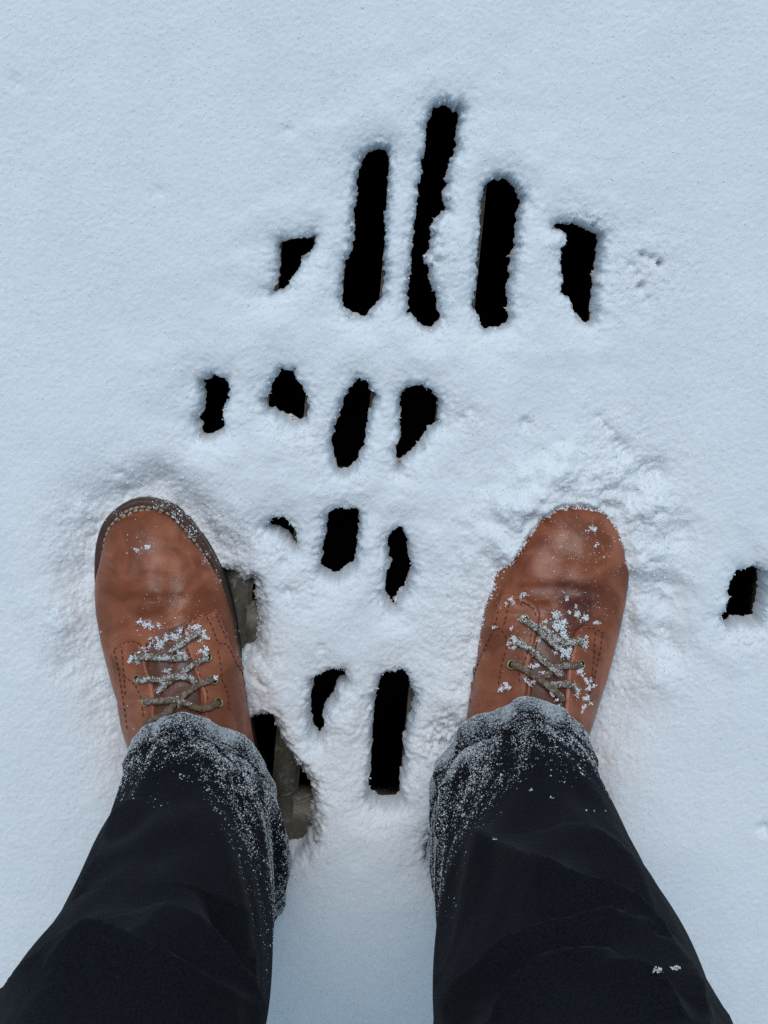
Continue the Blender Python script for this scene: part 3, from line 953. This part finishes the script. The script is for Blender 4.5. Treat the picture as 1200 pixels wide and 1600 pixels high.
RIGHTS = dict(
    label='brown leather lace-up boot on the right foot, toe edge buried in heaped snow',
    wet=[(888, 926, 62, 36, .95), (902, 950, 52, 44, 1.0), (893, 980, 36, 36, 1.0)],
    tongue=Z([(540,270),(630,235),(760,235),(850,280),(760,330),(740,560),(720,1150),(440,1150),(470,500)], *ZR),
    facings=[Z([(285,75),(340,70),(440,110),(510,150),(538,210),(525,300),(500,400),(480,520),(460,640),(445,760),(440,1100),(-60,1150),(20,820),(90,600),(140,500),(200,300),(240,180)], *ZR),
             Z([(770,330),(810,290),(850,277),(920,300),(990,345),(985,420),(960,500),(930,600),(900,720),(830,1100),(660,1100),(690,840),(695,760),(705,600),(730,480)], *ZR)],
    stitches=[[Z([(250,190),(225,300),(160,440),(110,560),(80,640)], *ZR), Z([(335,110),(310,200),(285,300)], *ZR), Z([(370,110),(440,140),(490,180),(505,240)], *ZR), Z([(245,300),(290,340),(305,430),(270,580),(250,720)], *ZR), Z([(480,300),(460,420),(430,520),(390,620),(400,700)], *ZR)],
              [Z([(900,330),(895,430),(890,520),(880,620),(860,760)], *ZR), Z([(945,350),(935,450),(910,560),(885,700)], *ZR), Z([(790,345),(830,305),(900,310),(970,350)], *ZR), Z([(760,430),(725,560)], *ZR)]],
    eyelets=[(x_, y_, f_) for (x_, y_), f_ in zip(Z([(425,245),(380,400),(343,552),(815,395),(805,552),(770,715)], *ZR), [0,0,0,1,1,1])],
    laces=[(Z([(560,640),(640,570),(720,560),(803,552)], *ZR), .0010, .35, .0026),
           (Z([(560,690),(640,690),(700,680),(768,712)], *ZR), .0010, .6, .0026),
           (Z([(545,300),(600,350),(680,400),(740,400),(815,395)], *ZR), .0024, 1.0, .0025),
           (Z([(425,245),(490,300),(560,360),(620,420),(660,450)], *ZR), .0036, .9, .0026),
           (Z([(380,400),(450,440),(530,510),(600,580),(660,630)], *ZR), .0036, .95, .0026),
           (Z([(345,552),(420,585),(500,640),(570,700),(640,760),(670,800)], *ZR), .0036, .30, .0025)],
    clumps=[(x_, y_, *r_) for (x_, y_), r_ in zip(Z([(655,250),(640,310),(690,350),(780,210),(820,260),(900,280),(730,205),(330,120),(415,85),(710,90),(530,385),(680,480),(720,470),(800,385),(835,400),(800,590),(770,735),(375,385),(360,430),(310,705),(350,310),(225,300),(840,660),(850,700),(830,780),(820,830),(500,560),(480,680),(560,590),(640,790),(425,245),(560,260)], *ZR),
            [(.0038,190,.0008),(.0036,150,.0008),(.0034,120,.0007),(.0028,110,.0007),(.0028,80,.0007),(.0022,50,.0006),(.0014,25,.0006),(.0024,70,.0007),(.002,50,.0006),(.002,50,.0005),(.0018,40,.0006),(.003,110,.0008),(.0026,80,.0007),(.0030,110,.0008),(.0024,60,.0007),(.0026,90,.0007),(.0022,60,.0007),(.0030,110,.0007),(.0026,70,.0007),(.0032,120,.0007),(.0014,26,.0006),(.0014,26,.0006),(.0022,70,.0007),(.002,70,.0007),(.0022,80,.0007),(.0022,70,.0007),(.0024,60,.0007),(.0026,70,.0007),(.002,40,.0006),(.0026,70,.0007),(.002,40,.0006),(.0022,50,.0006)])]
          + [(926,828,.0022,70,.0007),(932,854,.0012,30,.0006)],
    flecks=[(900,835,26,18,80,.00045),(925,860,28,30,70,.00045),(885,870,22,18,50,.0004),(880,945,30,20,40,.0004),(930,945,14,20,40,.0004),(800,960,26,26,40,.0004),(860,1020,40,40,90,.0004),(895,1060,12,30,40,.0004)],
)
boot_l = build_boot(BOOTS[0], LEFT)
boot_r = build_boot(BOOTS[1], RIGHTS)
for side, nm in ((-1, 'left'), (1, 'right')):
    pts, szs = [], []
    r = np.random.default_rng(30 + side)
    # crumbs where the snow meets the leather
    bt = (boot_l if side < 0 else boot_r)
    um = [c_ for c_ in bt.children if c_.name.startswith('upper')][0].data
    uv = np.empty(len(um.vertices) * 3, np.float32); um.vertices.foreach_get('co', uv); uv = uv.reshape(-1, 3)
    hh = snow_height(uv[:, 0], uv[:, 1])
    gap_ = uv[:, 2] - hh
    pr = np.clip(1 - np.abs(gap_ - .001) / (.0045 if side > 0 else .0022), 0, 1) * (hh > .012) * np.clip(.5 + 1.2 * pn(uv[:, 0] / .007, uv[:, 1] / .007, 58), 0, 1)
    for _ in range(5 if side > 0 else 2):
        k_ = np.nonzero(r.random(len(uv)) < pr * .9)[0]
        pts.append(uv[k_] + r.normal(0, .0008, (len(k_), 3)) + np.array([0, 0, .0003])); szs.append(r.uniform(.0003, .0009, len(k_)))
    for p, spread, count, size in CLUMPS[side]:
        if count > 20:
            sub = r.normal(0, .75, (5, 3)) * spread
            g = sub[r.integers(0, 5, count)] + r.normal(0, .33, (count, 3)) * spread
        else:
            g = r.normal(0, .5, (count, 3)) * spread
        g[:, 2] = np.abs(g[:, 2]) * .6
        pts.append(np.array(tuple(p))[None] + g); szs.append(size * .8 * r.uniform(.6, 1.35, count))
    V, F = octa(np.concatenate(pts), np.concatenate(szs), 40 + side)
    o = link('snow_crust', np_mesh('snow_crust', V, F, False), M_CRYS)
    tag(o, 'white snow crumbs caught in the laces of the %s boot' % nm, 'snow', kind='stuff')

# ------------------------------------------------------------------ trousers
def leg_surface(tab, hem, yaw, side):
    """tab rows: z, cx, cy, rx, ry ; returns V (nv, na, 3), angle array, length-from-hem array"""
    nv, na = 300, 220
    tab = np.array(tab)
    zf = np.linspace(tab[0, 0], tab[-1, 0], 400)
    sm_ = [smooth1(np.interp(zf, tab[:, 0], tab[:, k_]), 250) for k_ in range(1, 5)]
    q = np.linspace(0, 1, nv) ** 1.25
    ph = np.linspace(0, 2 * math.pi, na, endpoint=False)
    Q, PH = np.meshgrid(q, ph, indexing='ij')
    zmid, zamp, zlat = hem
    zh = zmid + zamp * np.sin(PH) + zlat * np.cos(PH)
    ztop = tab[-1, 0]
    Zz = zh + Q * (ztop - zh)
    cx, cy, rx, ry = [np.interp(Zz, zf, s_) for s_ in sm_]
    e = 2 / 2.05
    c = np.sign(np.cos(PH)) * np.abs(np.cos(PH)) ** e; s = np.sign(np.sin(PH)) * np.abs(np.sin(PH)) ** e
    yw = yaw * np.clip(1 - (Zz - .08) / .35, 0, 1)
    lx, ly = c * rx, s * ry
    V = np.stack([cx + lx * np.cos(yw) - ly * np.sin(yw), cy + lx * np.sin(yw) + ly * np.cos(yw), Zz], -1)
    S = Zz - zh
    return V, PH, S

def grid_faces(nv, na):
    i = np.arange(nv * na).reshape(nv, na)
    j = np.roll(i, -1, 1)
    return np.stack([i[:-1], j[:-1], j[1:], i[1:]], -1).reshape(-1, 4)

def normals(V):
    du = np.gradient(V, axis=0); dv = np.roll(V, -1, 1) - np.roll(V, 1, 1)
    n = np.cross(dv, du); n /= np.linalg.norm(n, axis=-1, keepdims=True) + 1e-12
    return n

def build_leg(tab, hem, yaw, side, folds):
    V, PH, S = leg_surface(tab, hem, yaw, side)
    nv, na, _ = V.shape
    F = grid_faces(nv, na)
    bvh = bvh_of(V.reshape(-1, 3), F)
    N = normals(V)
    flat = V.reshape(-1, 3)
    disp = np.zeros(len(flat))
    # broad uneven fall of the cloth
    an = PH.ravel(); zz = flat[:, 2]
    cxa, sxa = np.cos(an), np.sin(an)
    disp += .0045 * pn(cxa * 1.6 + side * 5, zz / .11 + sxa * 1.6, 81) + .0022 * pn(cxa * 3 + side, zz / .05 + sxa * 3, 82)
    nearhem = np.exp(-(S.ravel() / .05) ** 2)
    disp += nearhem * (.0018 * pn(cxa * 2.6 + 9 * side, sxa * 2.6 + zz / .05, 84))
    for pts, amp, w_up, w_dn in folds:
        pl = polyline(pts, 6.0)
        H_ = [onto(p[0], p[1], bvh) for p in pl]
        L = np.array([tuple(h_[0]) for h_ in H_])
        lo, hi = L.min(0) - .08, L.max(0) + .08
        sel = np.nonzero(((flat > lo) & (flat < hi)).all(1))[0]
        D = flat[sel][:, None, :] - L[None]
        d2 = (D ** 2).sum(-1)
        k_ = d2.argmin(1); d = np.sqrt(d2.min(1))
        sg = np.tanh(D[np.arange(len(sel)), k_, 2] / .006)
        taper = np.sin(np.pi * (k_ + .5) / len(L)) ** .5
        ww = w_up * (.5 + .5 * sg) + w_dn * (.5 - .5 * sg)
        disp[sel] += 3.2 * amp * taper * np.exp(-(d / ww) ** 1.1)
    flat += N.reshape(-1, 3) * disp[:, None]
    # frost caught low on the cloth
    med = np.cos(an) * (-side)                       # 1 on the side facing the other leg
    front = np.clip(np.sin(an), 0, 1)
    Lf = .030 + .046 * np.clip(med, 0, 1) ** 1.5 * 1.0 + .004 * front - .006 * np.clip(-med, 0, 1)
    Lf = Lf * (1 + .35 * pn(cxa * 2.2 + 3 * side, sxa * 2.2 + zz / .06, 86))
    frost = np.exp(-(S.ravel() / Lf) ** 1.7)
    return flat, F, frost, S.ravel(), bvh, na, nv

def ctr(px, py, z):
    p = P(px, py, z); return p.x, p.y
LT = [(0.03, -0.1300, -0.219, 0.0560, 0.102), (0.08, -0.1300, -0.219, 0.0560, 0.102), (0.13, -0.133, -0.226, 0.0545, 0.093), (0.2, -0.134, -0.234, 0.0600, 0.081), (0.3, -0.1375, -0.238, 0.0660, 0.079),
      (0.4, -0.141, -0.238, 0.0725, 0.081), (0.5, -0.14, -0.24, 0.0795, 0.084), (0.6, -0.1335, -0.246, 0.0855, 0.09), (0.72, -0.1170, -0.254, 0.0890, 0.1), (0.84, -0.098, -0.256, 0.0850, 0.100)]
RT = [(0.03, 0.0905, -0.207, 0.0545, 0.106), (0.08, 0.0905, -0.207, 0.0545, 0.106), (0.13, 0.0935, -0.217, 0.0570, 0.097), (0.2, 0.104, -0.229, 0.067, 0.082), (0.3, 0.107, -0.236, 0.0745, 0.079),
      (0.4, 0.109, -0.238, 0.0805, 0.081), (0.5, 0.1055, -0.24, 0.0845, 0.084), (0.6, 0.0985, -0.246, 0.088, 0.09), (0.72, 0.0830, -0.254, 0.089, 0.1), (0.84, 0.064, -0.256, 0.0850, 0.100)]
FOLD_L = [([(0,1563),(50,1535),(110,1517),(170,1526),(250,1556),(310,1580),(385,1600)], .0060, .026, .010),
          ([(225,1430),(270,1465),(310,1505),(345,1552),(385,1605)], .0050, .016, .009),
          ([(205,1255),(180,1300),(165,1345),(120,1410)], .0030, .012, .012),
          ([(80,1545),(180,1500),(260,1440)], .0030, .03, .02),
          ([(330,1390),(370,1450),(400,1520)], -.0040, .02, .02),
          ([(400,1215),(420,1290),(428,1360),(432,1440)], .0035, .006, .006)]
FOLD_R = [([(735,1305),(790,1350),(850,1400),(900,1425),(960,1435),(1000,1450),(1035,1480)], .0075, .020, .012),
          ([(712,1566),(760,1545),(830,1513),(880,1488),(940,1470),(1008,1464)], .0065, .014, .010),
          ([(780,1605),(830,1568),(880,1536),(960,1505)], .0060, .016, .010),
          ([(1030,1480),(1065,1530),(1090,1590)], .0035, .012, .010),
          ([(950,1525),(1010,1560),(1055,1603)], .0050, .014, .010),
          ([(880,1290),(960,1360),(1020,1440)], .0040, .02, .02),
          ([(690,1520),(705,1560),(712,1600)], .0020, .008, .008),
          ([(1095,1510),(1128,1560),(1130,1600)], .0015, .02, .02),
          ([(695,1200),(705,1260),(690,1330)], .0030, .006, .006)]
person = empty('person', (-.016, -.225, 0))
tag(person, 'person in dark navy trousers with snow-crusted hems, standing on the grate', 'person')
legs = [build_leg(LT, (.078, .036, .004), math.radians(8), -1, FOLD_L), build_leg(RT, (.080, .038, -.004), math.radians(-8), 1, FOLD_R)]
Vs, Fs, Fr = [], [], []; off = 0
for flat, F, frost, S, bvh, na, nv in legs:
    Vs.append(flat); Fs.append(F + off); Fr.append(frost); off += len(flat)
# seat and waist, above the picture
na = 96; rings = []
for z, rx, ry, cy in [(.775, .03, .03, -.255), (.765, .12, .07, -.255), (.775, .185, .105, -.255), (.80, .194, .116, -.254), (.86, .195, .124, -.250), (.93, .184, .120, -.245), (1.0, .168, .108, -.24), (1.04, .162, .102, -.24), (1.045, .155, .096, -.24), (1.045, .02, .015, -.24)]:
    an = np.linspace(0, 2 * math.pi, na, endpoint=False)
    rings.append(np.stack([-.017 + rx * np.cos(an), cy + ry * np.sin(an), np.full(na, z)], 1))
Vp = np.concatenate(rings); Vs.append(Vp); Fs.append(grid_faces(len(rings), na) + off); Fr.append(np.zeros(len(Vp)))
me = np_mesh('trousers', np.concatenate(Vs), np.concatenate(Fs))
at_ = me.attributes.new('frost', 'FLOAT', 'POINT'); at_.data.foreach_set('value', np.concatenate(Fr).astype(np.float32))
tr = adopt(link('trousers', me, M_CLOTH), person)

# turned hem, a band lying just outside the leg
for li, (flat, F, frost, S, bvh, na, nv) in enumerate(legs):
    G = flat.reshape(nv, na, 3); Sg = S.reshape(nv, na)
    N = normals(G)
    band = .022
    prof = [(-.0040, .0002), (-.0048, .0010), (-.0030, .0025), (0.0, .0032), (.004, .0025), (.010, .0025), (.016, .0025), (.0185, .0026), (.0205, .0025), (.0218, .0026), (.0222, .0004)]
    V = []
    for s_, o_ in prof:
        row = np.zeros((na, 3))
        for j in range(na):
            base = np.array([np.interp(max(s_, 0), Sg[:, j], G[:, j, k_]) for k_ in range(3)])
            nn = np.array([np.interp(max(s_, 0), Sg[:, j], N[:, j, k_]) for k_ in range(3)])
            row[j] = base + nn * o_
            if s_ < 0: row[j, 2] += s_
        V.append(row)
    V = np.array(V)
    an = np.linspace(0, 2 * math.pi, na, endpoint=False)
    wav = .0012 * pn(np.cos(an) * 6 + li * 7, np.sin(an) * 6, 91) + .0007 * pn(np.cos(an) * 14, np.sin(an) * 14 + li, 92)
    V += (N[0] * wav[:, None])[None]
    V[:, :, 2] += (.0015 * pn(np.cos(an) * 5, np.sin(an) * 5 + 3 * li, 93))[None]
    me = np_mesh('hem', V.reshape(-1, 3), grid_faces(len(prof), na))
    sfrost = np.array([1.0, 1.0, 1.0, 1.0, .97, .90, .84, .66, .84, .80, .72])[:, None] * (.92 + .25 * pn(np.cos(an) * 5, np.sin(an) * 5 + li, 95))[None]
    at_ = me.attributes.new('frost', 'FLOAT', 'POINT'); at_.data.foreach_set('value', sfrost.ravel().astype(np.float32))
    ho = link('hem', me, M_CLOTH); ho.parent = tr
    legs[li] = legs[li] + (V,)

# frost on the cloth as real crystals
pts, szs = [], []
def scatter(V, F, wgt, count, r):
    A_, B_, C_, D_ = [V[F[:, k_]] for k_ in range(4)]
    area = np.linalg.norm(np.cross(C_ - A_, D_ - B_), axis=1) * .5
    wf = area * wgt[F].mean(1); tot = wf.sum()
    k_ = r.choice(len(F), count, p=wf / tot)
    u, v = r.random((2, count))
    return A_[k_] * ((1-u)*(1-v))[:, None] + B_[k_] * (u*(1-v))[:, None] + C_[k_] * (u*v)[:, None] + D_[k_] * ((1-u)*v)[:, None]
for li, (flat, F, frost, S, bvh, na, nv, HV) in enumerate(legs):
    r = np.random.default_rng(60 + li)
    wgt = np.where(S < .004, 0, frost) ** 1.15
    cl = .6 * pn(flat[:, 0] / .0045, (flat[:, 1] + flat[:, 2]) / .0030, 97) + .7 * pn(flat[:, 0] / .014, (flat[:, 1] + flat[:, 2]) / .011, 98)
    p = scatter(flat, F, wgt * np.clip(.35 + 1.3 * cl, .02, 1), 30000, r)
    pts.append(p); szs.append(r.uniform(.00017, .00042, len(p)) * r.choice([1, 1, 1, 1, 1.8], len(p)))
    p = scatter(flat, F, np.where((S > .02) & (S < .13), np.exp(-(S / .085) ** 2), 0) * np.clip(cl, 0, 1), 260, r)
    pts.append(p); szs.append(r.uniform(.0004, .0009, len(p)))
    Fh = grid_faces(HV.shape[0], HV.shape[1])
    hw = np.array([1.0, 1.0, 1.0, .95, .8, .62, .5, .28, .5, .5, .4])[:, None] * np.clip(.75 + .9 * pn(HV[..., 0] / .006, (HV[..., 1] + HV[..., 2]) / .005, 99), .12, 1.3)
    p = scatter(HV.reshape(-1, 3), Fh, hw.ravel(), 24000, r)
    pts.append(p); szs.append(r.uniform(.00020, .00050, len(p)))
    if li == 1:
        for px, py, c_, sp in [(1028,1517,26,.0016),(1055,1515,22,.0014),(829,1235,16,.0012),(725,1275,16,.0015),(772,1312,10,.0012)]:
            q_, n_ = onto(px, py, bvh_of(flat, F))
            g = r.normal(0, .6, (c_, 3)) * sp; g[:, 2] *= .4
            pts.append(np.array(tuple(q_))[None] + g); szs.append(r.uniform(.0005, .0009, c_))
V, F = shards(np.concatenate(pts), np.concatenate(szs), 70)
fo = link('frost', np_mesh('frost', V, F, False), M_FROST)
tag(fo, 'fine white frost crystals clinging to the trouser hems', 'frost', kind='stuff')
